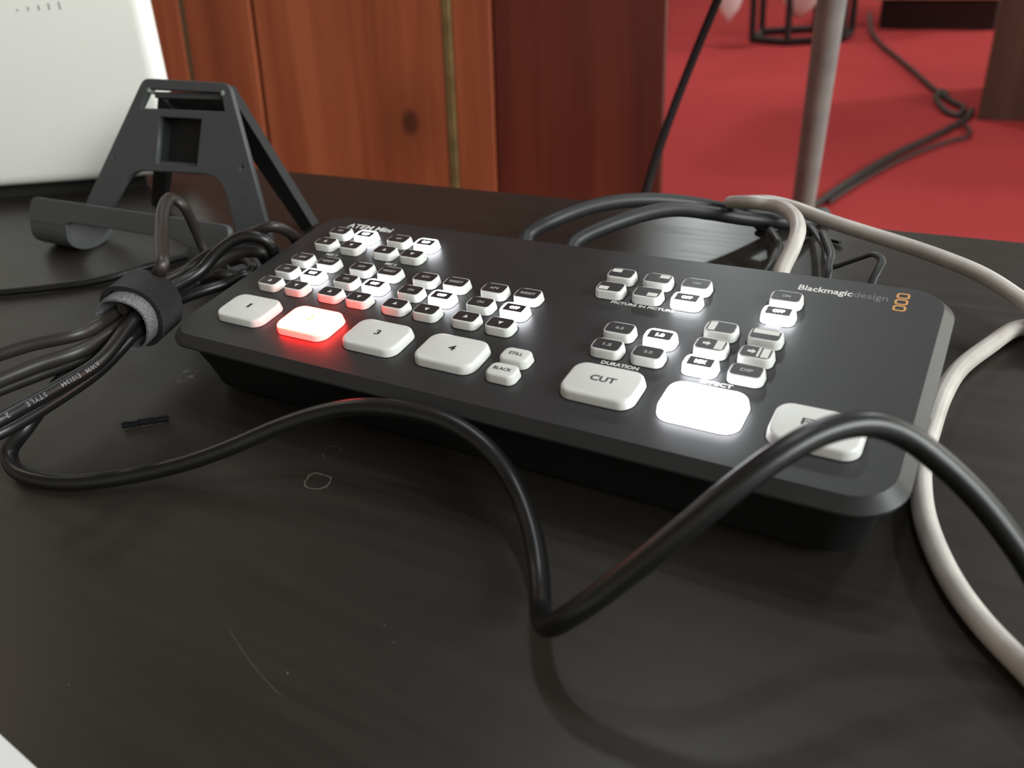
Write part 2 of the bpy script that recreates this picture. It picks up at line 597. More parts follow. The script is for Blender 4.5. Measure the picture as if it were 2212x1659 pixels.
for i, (lx, ly, dia, watts, colr) in enumerate(LAMPS):
    root = empty('ceiling_lamp', (lx, ly, CEIL), category='lamp', group='round ceiling lamps')
    root['label'] = ['round white ceiling lamp right above the switcher', 'round white ceiling lamp above the leaning wooden panelling',
                     'warm ceiling lamp over the left end of the table',
                     'ceiling lamp over the black wire stand', 'ceiling lamp over the cream bench', 'ceiling lamp behind the viewer'][i]
    r_ = dia / 2
    rim = [[(rr * math.cos(a * math.pi / 16), rr * math.sin(a * math.pi / 16), z) for a in range(32)]
           for rr, z in ((0.05, 0.0), (0.05, -0.012), (0.03, -0.02), (0.008, -0.024), (0.008, -0.06), (0.02, -0.065), (0.02, -0.085))]
    obj('canopy', loft('canopy', rim), 'lamp_rim', root)
    ld = bpy.data.lights.new('lamp_bulb', 'POINT')
    ld.shadow_soft_size = r_
    ld.energy = watts
    ld.color = colr
    lo = bpy.data.objects.new('lamp_bulb', ld)
    COL.objects.link(lo)
    lo.parent = root
    lo.location = (0, 0, -0.09 - r_)

# unseen daylight windows, added in the right wall for light from that side
M['daylight'] = mat('daylight_pane', (0.8, 0.8, 0.8), 0.3, emit=(0.94, 1.0, 0.94), estr=0.8)
for wi_, wd_ in enumerate(UNSEEN_WINDOWS):
    win_root = empty('window_%d' % (wi_ + 1), (X1, (wd_['y0'] + wd_['y1']) / 2, wd_['z0']), kind='structure', label=wd_['label'], category='window')
    wiI = Matrix.Translation((-X1, -(wd_['y0'] + wd_['y1']) / 2, -wd_['z0']))
    ym = (wd_['y0'] + wd_['y1']) / 2
    for nm, b_ in (('window_frame', (wd_['y0'] - 0.06, wd_['y0'], wd_['z0'] - 0.06, wd_['z1'] + 0.06)), ('window_frame', (wd_['y1'], wd_['y1'] + 0.06, wd_['z0'] - 0.06, wd_['z1'] + 0.06)),
                   ('window_frame', (wd_['y0'], wd_['y1'], wd_['z1'], wd_['z1'] + 0.06)), ('window_sill', (wd_['y0'], wd_['y1'], wd_['z0'] - 0.06, wd_['z0'])), ('window_mullion', (ym - 0.03, ym + 0.03, wd_['z0'], wd_['z1']))):
        o = obj(nm, box(nm, X1 - 0.05, X1 - 0.002, b_[0], b_[1], b_[2], b_[3]), 'lamp_rim', win_root)
        o.matrix_local = wiI
    o = obj('pane', box('pane', X1 - 0.008, X1 - 0.003, wd_['y0'], wd_['y1'], wd_['z0'], wd_['z1']), 'daylight', win_root)
    o.matrix_local = wiI
    ld = bpy.data.lights.new('window_light', 'AREA')
    ld.shape = 'RECTANGLE'
    ld.size = wd_['y1'] - wd_['y0']
    ld.size_y = wd_['z1'] - wd_['z0']
    ld.energy = wd_['watts']
    ld.color = wd_['color']
    lo = bpy.data.objects.new('window_light', ld)
    COL.objects.link(lo)
    lo.matrix_world = Matrix.Translation((X1 - 0.06, ym, (wd_['z0'] + wd_['z1']) / 2)) @ Matrix(((0, 0, 1, 0), (-1, 0, 0, 0), (0, -1, 0, 0), (0, 0, 0, 1)))

# ------------------------------------------------------------------ the table
TX0, TX1, TY0, TY1 = -0.95, 0.65, -0.62, 0.2105
table = empty('table', (0, 0, FZ), label='dark brown wood laminate table carrying the switcher', category='table')
top = obj('tabletop', box('tabletop', TX0, TX1, TY0, TY1, -0.028, 0.0, 0.0015), 'table', table)
top.matrix_parent_inverse = Matrix.Translation((0, 0, -FZ))
for lx, ly in ((TX0 + 0.06, TY0 + 0.06), (TX1 - 0.06, TY0 + 0.06), (TX0 + 0.06, TY1 - 0.06), (TX1 - 0.06, TY1 - 0.06)):
    obj('leg', box('leg', lx - 0.025, lx + 0.025, ly - 0.025, ly + 0.025, 0.0, -FZ - 0.028, 0.002), 'table', table)

# ------------------------------------------------------------------ the video switcher
TH, H0 = math.radians(4.0), 0.0265
PW, PD = 0.2315, 0.0904                    # flat top
BASE = Matrix.Translation((0, 0, H0)) @ Matrix.Rotation(TH, 4, 'X')
sw = empty('video_switcher', (PW / 2, PD / 2, 0.0), label='black live video switcher with rows of white push buttons', category='video switcher')
SWI = Matrix.Translation((PW / 2, PD / 2, 0.0)).inverted()


def swpart(name, me, m, x=0.0, y=0.0, z=0.0, **props):
    o = obj(name, me, m, sw, **props)
    o.matrix_local = SWI @ BASE @ Matrix.Translation((x, y, z))
    return o


def sub(name, me, m, parent, x=0.0, y=0.0, z=0.0, **props):
    o = obj(name, me, m, parent, **props)
    o.location = (x, y, z)
    return o


def ploop(inset, z, r, shear=0.0):
    """outline of the switcher, inset measured from the outer rim; panel coordinates"""
    w, d = PW + 0.006 - 2 * inset, PD + 0.006 - 2 * inset
    return [(PW / 2 + x, PD / 2 + y, z - shear * (PD / 2 + y)) for x, y in rrect(w, d, r, 10)]


swpart('top_plate', loft('top_plate', [ploop(0.0006, -0.0042, 0.0122), ploop(0.0, -0.0036, 0.0128), ploop(0.0, -0.0029, 0.0128), ploop(0.0030, 0.0, 0.0100)], smooth_ang=30), 'plate')
tl = math.tan(TH)
swpart('lower_body', loft('lower_body', [ploop(0.0085, -0.0242, 0.009, tl), ploop(0.0072, -0.0236, 0.010, tl), ploop(0.0058, -0.016, 0.011, tl * 0.6), ploop(0.0040, -0.0080, 0.0115), ploop(0.0028, -0.0042, 0.0118)], smooth_ang=50), 'body')
for fx in (0.022, PW - 0.022):
    for fy in (0.016, PD - 0.014):
        o = obj('foot', loft('foot', [[(rr * math.cos(a * math.pi / 10), rr * math.sin(a * math.pi / 10), z) for a in range(20)] for rr, z in ((0.005, 0.0), (0.0058, 0.0006), (0.006, 0.0032))]), 'rubber', sw)
        o.location = (fx - PW / 2, fy - PD / 2, 0.0)

KH = 0.0028


def key_mesh(name, w, d, h, r, fil, dome=0.0):
    L = []
    for ins, z in ((-0.0001, -0.001), (0.0, 0.0002)):
        L.append([(x, y, z) for x, y in rrect(w - 2 * ins, d - 2 * ins, r, 6)])
    L.append([(x, y, h - fil) for x, y in rrect(w - 0.0005, d - 0.0005, r - 0.0002, 6)])
    for k in range(1, 5):
        a = math.radians(90 * k / 4)
        ins = 0.00025 + fil * (1 - math.cos(a)) * 1.0
        L.append([(x, y, h - fil + fil * math.sin(a)) for x, y in rrect(w - 2 * ins, d - 2 * ins, max(r - ins * 0.6, 0.0006), 6)])
    return loft(name, L, smooth_ang=60)


SWD, SDD = 0.0096, 0.0066
BWD, BDD = 0.0216, 0.0146
KM = {}
for s_, w_, d_, r_, fl in (('s', SWD, SDD, 0.0022, 0.0004), ('b', BWD, BDD, 0.0040, 0.0009), ('p', SWD, SDD, 0.0022, 0.0007)):
    for c_ in ('key', 'keylit', 'keyred'):
        if c_ == 'keyred' and s_ != 'b':
            continue
        me = key_mesh('key_' + s_, w_, d_, KH, r_, fl)
        me.materials.append(M[c_])
        KM[s_, c_] = me
GAPM = {'s': flat_mesh('gap', [rrect(SWD + 0.0009, SDD + 0.0009, 0.0025)], 0.00003), 'b': flat_mesh('gap', [rrect(BWD + 0.0009, BDD + 0.0009, 0.0044)], 0.00003)}
GAPM['p'] = GAPM['s']
for g_ in ('s', 'b'):
    GAPM[g_].materials.append(M['gap'])
FACE = flat_mesh('face', [rrect(0.0079, 0.0049, 0.0011)], 0.00004)
FACE.materials.append(M['ink'])
FACEL = flat_mesh('face', [rrect(0.0070, 0.0040, 0.0004)], 0.00004)  # smaller face on lit keys imitates the bloom of their light
FACEL.materials.append(M['ink'])
MM = 0.001
TXT = {}


def cached_text(body, w, h, bold, m):
    k = (body, w, h, bold, m)
    if k not in TXT:
        me = text_mesh(body, w, h, bold)
        me.materials.append(M[m])
        TXT[k] = me
    return TXT[k]


def shift(x, y):
    """legend positions were read at 3.4 mm height; bring them to the real key height"""
    k = 0.0006 / 0.1276
    return (x + k * (x - 238.9)) * MM, (y + k * (y + 136.3)) * MM


def small_key(x, y, legend, lit=False, label=None):
    x, y = shift(x, y)
    props = {'label': label} if label else {}
    k = swpart('push_button', KM['s', 'keylit' if lit else 'key'], None, x, y, 0.0, **props)
    sub('button_gap', GAPM['s'], None, k, 0, 0, 0.00002)
    f_ = sub('button_face', FACEL if lit else FACE, None, k, 0, 0, KH + 0.00001)
    z = KH + 0.00005
    pm = 'printlit' if lit else 'print'
    if legend in ('up', 'down'):
        s_ = 1 if legend == 'up' else -1
        me = TXT.get(legend)
        if not me:
            me = flat_mesh('legend', [[(-0.00085, -0.00065 * s_), (0.00085, -0.00065 * s_), (0.0, 0.00085 * s_)][::s_]])
            me.materials.append(M['pwhite'])
            TXT[legend] = me
        sub('legend', me, None, k, 0, 0, z)
    elif isinstance(legend, str):
        w = {'ON': 2.4, 'OFF': 3.3, 'AFV': 3.4, 'RESET': 5.3, 'MIX': 3.1, 'DIP': 3.3}.get(legend, 2.5) * MM
        sub('legend', cached_text(legend, w, (1.5 if lit else 1.25) * MM, 0.05 if lit else 0.018, pm), None, k, 0, 0, z)  # lit print is taller and bolder to imitate bloom
    else:
        me = flat_mesh('legend', legend)
        me.materials.append(M['pwhite'])
        sub('legend', me, None, k, 0, 0, z)
    return k


def icon(*rings):
    return [[(a * MM, b * MM) for a, b in r] for r in rings]


ARROW = [(-2.4, -0.45), (-1.2, -0.45), (-1.2, -1.0), (-0.1, 0.0), (-1.2, 1.0), (-1.2, 0.45), (-2.4, 0.45)]
cols = (18.2, 30.9, 46.7, 59.4, 74.9, 87.5, 102.6, 115.1)
for i, cx_ in enumerate(cols):
    odd = i % 2
    small_key(cx_, 33.9, 'down' if odd else 'up')
    small_key(cx_, 42.8, 'OFF' if odd else 'ON', lit=bool(odd), label='push button marked OFF, lit white' if odd else None)
    small_key(cx_, 51.7, 'RESET' if odd else 'AFV')
for i, cx_ in enumerate((18.6, 31.3, 47.3, 59.8)):
    odd = i % 2
    small_key(cx_, 64.8, 'down' if odd else 'up')
    small_key(cx_, 73.8, 'OFF' if odd else 'ON', lit=bool(odd), label='push button marked OFF, lit white' if odd else None)
# picture in picture
small_key(138.9, 71.5, icon(rect(-3.5, -0.3, 0.2, 2.1)))
small_key(151.3, 71.5, icon(rect(0.3, 3.5, 0.2, 2.1)))
small_key(163.7, 71.6, 'ON')
small_key(138.9, 62.8, icon(rect(-3.5, -0.3, -2.1, -0.2)))
small_key(151.3, 62.8, icon(rect(0.3, 3.5, -2.1, -0.2)))
small_key(163.7, 63.0, 'OFF', True, 'push button marked OFF, lit white')
# duration
small_key(151.1, 41.8, '0.5')
small_key(163.5, 41.8, '1.0', True, 'push button marked 1.0, lit white')
small_key(151.1, 33.0, '1.5')
small_key(163.4, 33.0, '2.0')
# key and effects
small_key(190.8, 71.5, 'ON')
small_key(190.8, 63.0, 'OFF', True, 'push button marked OFF, lit white')
small_key(178.3, 50.6, icon(rect(-3.5, -1.5, -2.1, 2.1)))
small_key(190.7, 50.6, icon(rect(-3.5, 3.5, 0.0, 2.1)))
small_key(178.3, 41.8, icon(ARROW, rect(1.2, 3.5, -2.1, 2.1)))
small_key(190.7, 41.7, icon(ARROW, rect(0.35, 0.95, -2.1, 2.1), rect(1.45, 3.5, -2.1, 2.1)))
small_key(178.3, 33.0, 'MIX', True, 'push button marked MIX, lit white')
small_key(190.7, 33.0, 'DIP')
# white keys with dark print
for (x, y, t, w) in ((128.0, 20.7, 'STILL', 4.6), (128.0, 12.9, 'BLACK', 5.8)):
    k = swpart('push_button', KM['p', 'key'], None, *shift(x, y), label='all white push button marked ' + t)
    sub('button_gap', GAPM['s'], None, k, 0, 0, 0.00002)
    sub('legend', cached_text(t, w * MM, 1.35 * MM, 0.02, 'inkdark'), None, k, 0, 0.0002, KH + 0.00001)
BIG = (('1', 23.7, 'key', 1.2), ('2', 51.8, 'keyred', 2.0), ('3', 80.0, 'key', 2.0), ('4', 108.0, 'key', 2.4), ('CUT', 156.8, 'key', 7.4), ('AUTO', 184.4, 'keylit', 9.5), ('FTB', 212.1, 'key', 7.4))
for t, x, c_, w in BIG:
    k = swpart('large_button', KM['b', c_], None, *shift(x, 17.0), label={'key': 'large white button marked ', 'keyred': 'large button glowing red, marked ', 'keylit': 'large button lit white, marked '}[c_] + t)
    sub('button_gap', GAPM['b'], None, k, 0, 0, 0.00002)
    pm = {'key': 'inkdark', 'keyred': 'print2', 'keylit': 'printlit'}[c_]
    sub('legend', cached_text(t, w * MM, (2.5 if len(t) == 1 else 2.4) * MM, 0.02 if c_ == 'key' else 0.0, pm), None, k, 0, 0.0006, KH + 0.00001)
# print on the plate
for (t, x, y, w, h, b, m_) in (('PICTURE IN PICTURE', 150.6, 59.5, 20.6, 1.35, 0.025, 'pwhite'), ('DURATION', 156.4, 29.0, 11.2, 1.55, 0.025, 'pwhite'),
                               ('KEY', 190.4, 59.6, 4.2, 1.35, 0.025, 'pwhite'), ('EFFECT', 183.9, 29.2, 8.7, 1.55, 0.025, 'pwhite'),
                               ('MIC 1', 23.4, 61.1, 5.0, 1.35, 0.025, 'pwhite'), ('MIC 2', 52.0, 61.0, 5.0, 1.35, 0.025, 'pwhite'),
                               ('ATEM Mini', 24.4, 84.3, 22.2, 3.2, 0.012, 'pwhite'),
                               ('Blackmagic', 199.3, 82.6, 15.4, 3.9, 0.016, 'pwhite'), ('design', 212.0, 82.6, 9.4, 3.9, -0.004, 'pgrey')):
    swpart('printed_lettering', cached_text(t, w * MM, h * MM, b, m_), None, x * MM, y * MM, 0.00002)
emb = []
for k in range(3):
    oo = rrect(0.0036, 0.0031, 0.0010, 4)
    ii = rrect(0.0023, 0.0018, 0.0005, 4)
    emb.append((oo, ii, 0.0034 * (k - 1)))
V, Fc = [], []
for oo, ii, dy in emb:
    b0 = len(V)
    n = len(oo)
    V += [(x, y + dy, 0.00004) for x, y in oo] + [(x, y + dy, 0.00004) for x, y in ii]
    for i in range(n):
        j = (i + 1) % n
        Fc.append((b0 + i, b0 + j, b0 + n + j, b0 + n + i))
swpart('emblem', mesh('emblem', V, Fc), 'orange', 0.2203, 0.0822, 0.00002, label='three stacked orange rings printed on the plate')
# rear sockets
for rx in (0.070, 0.0845, 0.104, 0.123, 0.145):
    swpart('rear_socket', box('rear_socket', rx - 0.008, rx + 0.008, PD - 0.004, PD + 0.001, -0.016, -0.0085, 0.0004), 'rubber')


# ------------------------------------------------------------------ cables
def cable(name, pts, r, m, label, group=None, category='cable', **kw):
    P = [Vector(p) for p in pts]
    o = obj(name, tube(name, P, r, **kw), m, label=label, category=category)
    if group:
        o['group'] = group
    return o


# frame of the strap: cords pass through it side by side
ca = atz(262, 715, 0.0245)
cb = atz(352, 640, 0.0245)
sc_ = atz(305, 668, 0.0255)
ax_ = (cb - ca).normalized()
sx_ = ax_.cross(Vector((0, 0, 1))).normalized()
su_ = sx_.cross(ax_).normalized()


def slot(deg, r=0.0052):
    c = sx_ * (r * math.cos(math.radians(deg))) + su_ * (r * math.sin(math.radians(deg))) + sc_
    return [c - ax_ * 0.009, c, c + ax_ * 0.009]


# long black cable looping across the front of the switcher
RC = 0.0026
fg = slot(270)[::-1] + [atz(190, 770, 0.0185), atz(118, 840, 0.0165), atz(55, 925, 0.012), atz(20, 975, 0.006), atz(30, 1012, 0.0035), atz(85, 1036, 0.0029), atz(170, 1042, 0.0028), atz(290, 1026, 0.0038),
      atz(400, 1000, 0.0065), atz(500, 965, 0.0105), atz(600, 922, 0.0150), atd(700, 890, 0.2405), atd(790, 878, 0.2335), atd(880, 887, 0.2285), atd(970, 912, 0.2235), atd(1050, 965, 0.2185),
      atd(1110, 1045, 0.2140), atd(1150, 1150, 0.2040), atd(1166, 1250, 0.1955), atd(1168, 1325, 0.1850), atd(1186, 1352, 0.1745), atd(1250, 1318, 0.1655), atd(1350, 1244, 0.1590), atd(1460, 1157, 0.1535),
      atd(1560, 1075, 0.1505), atd(1680, 985, 0.1500), atd(1780, 932, 0.1515), atd(1870, 915, 0.1535), atd(1950, 938, 0.1555), atd(2040, 1005, 0.1570), atd(2120, 1085, 0.1580), atd(2200, 1190, 0.1585), atd(2290, 1330, 0.1585)]
e_ = fg[-1]
fg += [Vector((e_.x + 0.02, e_.y - 0.01, 0.006)), Vector((e_.x + 0.06, e_.y - 0.01, 0.0030)), Vector((e_.x + 0.16, e_.y + 0.03, 0.0030))]
cable('cable', fg, RC, 'cable', 'black cable looping across the front of the switcher and arching over its right corner', 'black cables on the table', sub=8, smooth=3, sides=16)

# the bundle tied with the strap
RB = 0.0021
BG = 'cords tied in the strap'
b1 = [atz(-60, 785, 0.030), atz(0, 766, 0.031), atz(67, 745, 0.0315), atz(178, 720, 0.031)] + slot(150) + [aty(400, 586, 0.041), aty(446, 553, 0.050), aty(535, 507, 0.060), aty(589, 489, 0.0645), aty(622, 500, 0.071), aty(643, 525, 0.078), Vector((-0.0190, 0.0850, 0.0060)), Vector((-0.0170, 0.0930, 0.0026))]
cable('cord', b1, RB, 'cable_brown', 'uppermost dark cord of the strapped bundle, arching down beside the switcher', BG, lobes=0.10)
b2 = [atz(-60, 850, 0.026), atz(0, 822, 0.027), atz(89, 786, 0.0275), atz(178, 757, 0.027)] + slot(0, 0.0) + [aty(420, 598, 0.040), aty(470, 566, 0.050), aty(525, 545, 0.058), aty(565, 548, 0.0615), Vector((-0.0240, 0.0700, 0.0030)), Vector((-0.0230, 0.0780, 0.0026))]
cable('cord', b2, RB * 1.08, 'cable_brown', 'dark cord second from the top of the bundle left of the strap', BG, lobes=0.10)
b2b = [atz(-60, 868, 0.020), atz(0, 842, 0.0205), atz(95, 806, 0.021), atz(190, 768, 0.0215)] + slot(210) + [atz(430, 610, 0.0140), aty(478, 592, 0.050), aty(525, 597, 0.0560), aty(546, 578, 0.0605), aty(528, 560, 0.0640), aty(500, 566, 0.0660)]
cable('cord', b2b, RB * 1.0, 'cable_brown', 'dark cord curling back on the table at the right end of the bundle', BG)
b3 = [atz(-60, 936, 0.030), atz(0, 906, 0.030), atz(55, 876, 0.0295), atz(134, 832, 0.0285), atz(215, 782, 0.0275)] + slot(25, 0.0054) + [aty(430, 588, 0.036), aty(482, 534, 0.0465), aty(528, 510, 0.0525), aty(568, 516, 0.0560), aty(590, 540, 0.0585), Vector((-0.0190, 0.0625, 0.0060)), Vector((-0.0170, 0.0700, 0.0027))]
printed = cable('cord', b3, 0.00235, 'cable', 'thick black cord with grey printing along the bundle', BG, sides=16)
b4 = [atz(-60, 960, 0.0235), atz(0, 935, 0.0235), atz(54, 906, 0.0230), atz(116, 868, 0.0225), atz(215, 800, 0.0215)] + slot(325) + [aty(440, 628, 0.030), aty(490, 612, 0.038), aty(535, 592, 0.044), Vector((-0.0110, 0.0530, 0.0040)), Vector((-0.0105, 0.0620, 0.0026))]
cable('cord', b4, RB, 'cable', 'black cord running under the printed cord', BG)
lp = slot(90, 0.0048) + [atz(350, 575, 0.0395), atz(349, 535, 0.0425), atz(350, 490, 0.0455), atz(354, 450, 0.0490), atz(371, 427, 0.0500), aty(392, 440, 0.0545), aty(408, 466, 0.0570), aty(420, 492, 0.0590), aty(432, 520, 0.0605), aty(446, 550, 0.0605), aty(464, 578, 0.0600), Vector((-0.0395, 0.0640, 0.0026))]
cable('cord', lp, RB * 1.06, 'cable_brown', 'twin-core cord rising in a tall loop above the strap', BG, lobes=0.16)
tc_ = [atz(-120, 640, 0.0022), atz(0, 632, 0.0022), atz(134, 618, 0.0022), atz(223, 604, 0.0022), atz(312, 578, 0.0022), atz(360, 565, 0.0022), atz(420, 548, 0.0022)]
cable('cable', tc_, 0.0020, 'cable', 'thin black cable lying on the table in front of the tablet stand', 'black cables on the table')

# lettering along the printed cord
P3 = smooth_path(catmull([Vector(p) for p in b3], 8), 2)
acc = [0.0]
for i in range(1, len(P3)):
    acc.append(acc[-1] + (P3[i] - P3[i - 1]).length)


def along(s):
    for i in range(1, len(P3)):
        if acc[i] >= s:
            k = (s - acc[i - 1]) / (acc[i] - acc[i - 1])
            return P3[i - 1].lerp(P3[i], k), (P3[i] - P3[i - 1]).normalized()
    return P3[-1], (P3[-1] - P3[-2]).normalized()


def near_s(px, py):
    best = min(range(len(P3)), key=lambda i: ((lambda q: (q.x / q.z * F_PX + CX - px) ** 2 + (q.y / q.z * F_PX + CY - py) ** 2)(RW @ (P3[i] - CAM))))
    return acc[best]


V, Fc = [], []
for word, (ax, ay), (bx, by) in (('AWM', (201, 790), (178, 806)), ('E101344', (168, 812), (124, 842)), ('STYLE', (100, 856), (46, 884)), ('2', (14, 900), (4, 905))):
    s0, s1 = near_s(ax, ay), near_s(bx, by)
    for i, ch in enumerate(word):
        s = s0 + (s1 - s0) * (i + 0.5) / len(word)
        c, t = along(s)
        t = -t
        nrm = (CAM - c)
        nrm = (nrm - t * nrm.dot(t)).normalized()
        up = nrm.cross(t)
        me = text_mesh(ch, None, 0.0015, 0.01)
        b0 = len(V)
        for v in me.vertices:
            V.append(c + nrm * (0.00237 + v.co.z) + t * v.co.x + up * v.co.y)
        Fc += [tuple(b0 + q for q in p.vertices) for p in me.polygons]
        bpy.data.meshes.remove(me)
obj('printed_lettering', mesh('printed_lettering', V, Fc), 'cable_print', printed)

# hook and loop strap round the bundle
strap = empty('cable_strap', sc_, label='black hook-and-loop strap wrapped round the cord bundle', category='cable strap')


def band(name, a0, a1, rx, ry, wid, th, shift=0.0, flare=0.0, n=40):
    V, Fc = [], []
    for i in range(n + 1):
        a = math.radians(a0 + (a1 - a0) * i / n)
        fl = 1 + flare * (i / n)
        sh = shift + 0.0006 * math.sin(3 * a)
        for (q, rr) in ((-wid / 2, 0), (wid / 2, 0), (wid / 2, th), (-wid / 2, th)):
            p = sx_ * ((rx * fl + rr) * math.cos(a)) + su_ * ((ry * fl + rr) * math.sin(a)) + ax_ * (q + sh)
            V.append(p)
    for i in range(n):
        for j in range(4):
            a, b = i * 4 + j, i * 4 + (j + 1) % 4
            Fc.append((a, b, b + 4, a + 4))
    Fc.append((3, 2, 1, 0))
    Fc.append(tuple(n * 4 + j for j in range(4)))
    return auto_smooth(mesh(name, V, Fc), 50)


obj('hook_layer', band('hook_layer', 0, 360, 0.0096, 0.0098, 0.0150, 0.0009, -0.0042), 'velcro_grey', strap, label='grey inner face of the strap')
obj('loop_layer', band('loop_layer', -160, 205, 0.0107, 0.0109, 0.0135, 0.0016, 0.0006, 0.06), 'velcro', strap)

# cables behind the switcher
BR = 'black cables behind the switcher'
r1 = [Vector((0.0845, 0.090, 0.0195)), Vector((0.0845, 0.100, 0.0225)), aty(1140, 508, 0.108), aty(1200, 474, 0.118), aty(1300, 441, 0.140), aty(1400, 432, 0.160), aty(1500, 440, 0.176), aty(1590, 458, 0.186), aty(1650, 470, 0.194), Vector((0.1585, 0.2060, 0.0045)), Vector((0.1600, 0.2155, 0.0018)), Vector((0.1595, 0.2230, -0.03)), Vector((0.155, 0.228, -0.20)), Vector((0.15, 0.24, -0.55)), Vector((0.15, 0.27, -0.746))]
cable('cable', r1, 0.0030, 'cable_matte', 'left thick black cable arching from the back of the switcher', BR)
r2 = [Vector((0.104, 0.090, 0.0195)), Vector((0.104, 0.100, 0.0225)), aty(1240, 524, 0.108), aty(1340, 478, 0.125), aty(1450, 452, 0.148), aty(1540, 461, 0.166), aty(1600, 471, 0.174), aty(1650, 477, 0.180), aty(1695, 480, 0.186), Vector((0.1690, 0.1985, 0.0036)), Vector((0.1715, 0.2100, 0.0035)), Vector((0.1725, 0.2175, 0.0)), Vector((0.1725, 0.223, -0.04)), Vector((0.17, 0.23, -0.3)), Vector((0.17, 0.25, -0.746))]
cable('cable', r2, 0.0030, 'cable_matte', 'right thick black cable arching from the back of the switcher', BR)
for x_ in (0.0845, 0.104):
    pass
r3 = [aty(1470, 462, 0.163), aty(1560, 470, 0.170), aty(1620, 482, 0.170), aty(1668, 505, 0.160), aty(1682, 530, 0.148), aty(1672, 560, 0.128), aty(1664, 580, 0.113), Vector((0.1730, 0.101, 0.019)), Vector((0.1725, 0.0935, 0.018))]
r3 = [atz(1636, 487, 0.0019), atz(1657, 495, 0.0026)] + r3[3:]
cable('cable', r3, 0.0018, 'cable_matte', 'thin black cable curling behind the white cable', BR)
w2 = [Vector((0.1815, 0.0915, 0.018)), Vector((0.1815, 0.100, 0.0225)), aty(1690, 582, 0.1065), aty(1713, 535, 0.116), aty(1724, 495, 0.128), aty(1708, 460, 0.146), aty(1670, 443, 0.161), aty(1630, 438, 0.163), aty(1598, 437, 0.1695), aty(1578, 438, 0.1765), aty(1584, 437, 0.1835), aty(1613, 436, 0.1880), aty(1660, 436, 0.1855), aty(1710, 447, 0.1815), atz(1790, 477, 0.0175), atz(1880, 506, 0.0170), atz(1960, 531, 0.0165), atz(2050, 563, 0.0160), atz(2130, 598, 0.0145), atz(2212, 652, 0.011), atz(2275, 700, 0.007)]
w2 += [Vector((0.268, 0.112, 0.004)), Vector((0.269, 0.124, 0.003)), Vector((0.262, 0.130, 0.003)), atz(2212, 706, 0.003), atz(2130, 752, 0.003), atz(2070, 800, 0.003), atz(2034, 860, 0.003), atz(2010, 930, 0.003), atz(1993, 990, 0.003), atz(1989, 1050, 0.003), atz(1998, 1120, 0.003), atz(2025, 1195, 0.003), atz(2065, 1270, 0.003), atz(2125, 1350, 0.003), atz(2212, 1440, 0.003), atz(2330, 1550, 0.003), Vector((0.33, -0.03, 0.003)), Vector((0.45, -0.02, 0.003))]
cable('cable', w2, 0.00275, 'cable_white', 'off-white cable arching behind the switcher and sweeping round its right side')
# thin flat black cord by the back right corner
tw = [Vector((0.2105, 0.0925, 0.020)), aty(1884, 610, 0.102), aty(1897, 583, 0.106), aty(1905, 563, 0.110), aty(1889, 549, 0.113), aty(1862, 556, 0.114), aty(1830, 567, 0.114), aty(1797, 577, 0.114), aty(1787, 563, 0.117), aty(1786, 545, 0.124), aty(1772, 518, 0.136), aty(1752, 490, 0.148), aty(1748, 492, 0.155), atz(1750, 508, 0.0016), atz(1732, 520, 0.0016)]
cable('cable', tw, 0.0013, 'cable_matte', 'thin kinked black cord beside the back right corner of the switcher', BR, squash=0.6)
tw2 = [Vector((0.1955, 0.0925, 0.018)), Vector((0.1955, 0.0995, 0.0205)), aty(1789, 592, 0.1045), aty(1790, 574, 0.1080), aty(1796, 552, 0.1140), aty(1787, 522, 0.1280), aty(1778, 502, 0.1380), atz(1784, 516, 0.0016), atz(1815, 524, 0.0016)]
cable('cable', tw2, 0.0013, 'cable_matte', 'thin straight black cord rising behind the switcher between the white cables', BR, squash=0.6)

# ------------------------------------------------------------------ lint on the table
la, lb = atz(266, 920, 0.0012), atz(364, 904, 0.0012)
V, Fc = [], []
lint_path = [la.lerp(lb, i / 12) + Vector((random.uniform(-1, 1), random.uniform(-1, 1), random.uniform(0, 1))) * 0.0002 for i in range(13)]
lint = obj('lint', tube('lint', lint_path, 0.0013, sides=9, sub=3, squash=0.7), 'lint', label='short stick of black fuzz lying on the table', category='lint')
for v in lint.data.vertices:
    v.co += Vector((random.uniform(-1, 1), random.uniform(-1, 1), random.uniform(-0.6, 1))) * 0.00028
for i in range(90):
    c = la.lerp(lb, random.random()) + Vector((0, 0, 0.0002))
    d = Vector((random.uniform(-1, 1), random.uniform(-1, 1), random.uniform(-0.2, 1))).normalized()
    w = d.cross(Vector((0.3, 0.2, 1))).normalized() * 0.00007
    b0 = len(V)
    l_ = random.uniform(0.0016, 0.0026)
    V += [c - w, c + w, c + d * l_ + Vector((0, 0, 0.0001))]
    Fc.append((b0, b0 + 1, b0 + 2))
obj('fibres', mesh('fibres', V, Fc), 'lint', lint, kind='stuff')

# ------------------------------------------------------------------ paper at the near edge
pa, pb = atz(0, 1587), atz(78, 1659)
pdx = (pb - pa).normalized()
pn = Vector((pdx.y, -pdx.x, 0))
if pn.y > 0:
    pn = -pn
pmid = pa + pn * 0.105 - pdx * 0.03
ang = math.atan2(pdx.y, pdx.x)
pap = obj('paper_sheet', box('paper_sheet', -0.1485, 0.1485, -0.105, 0.105, 0.0, 0.0004), 'paper', label='white paper sheet at the near left edge', category='paper')
pap.matrix_world = Matrix.Translation((pmid.x, pmid.y, 0.0001)) @ Matrix.Rotation(ang, 4, 'Z')

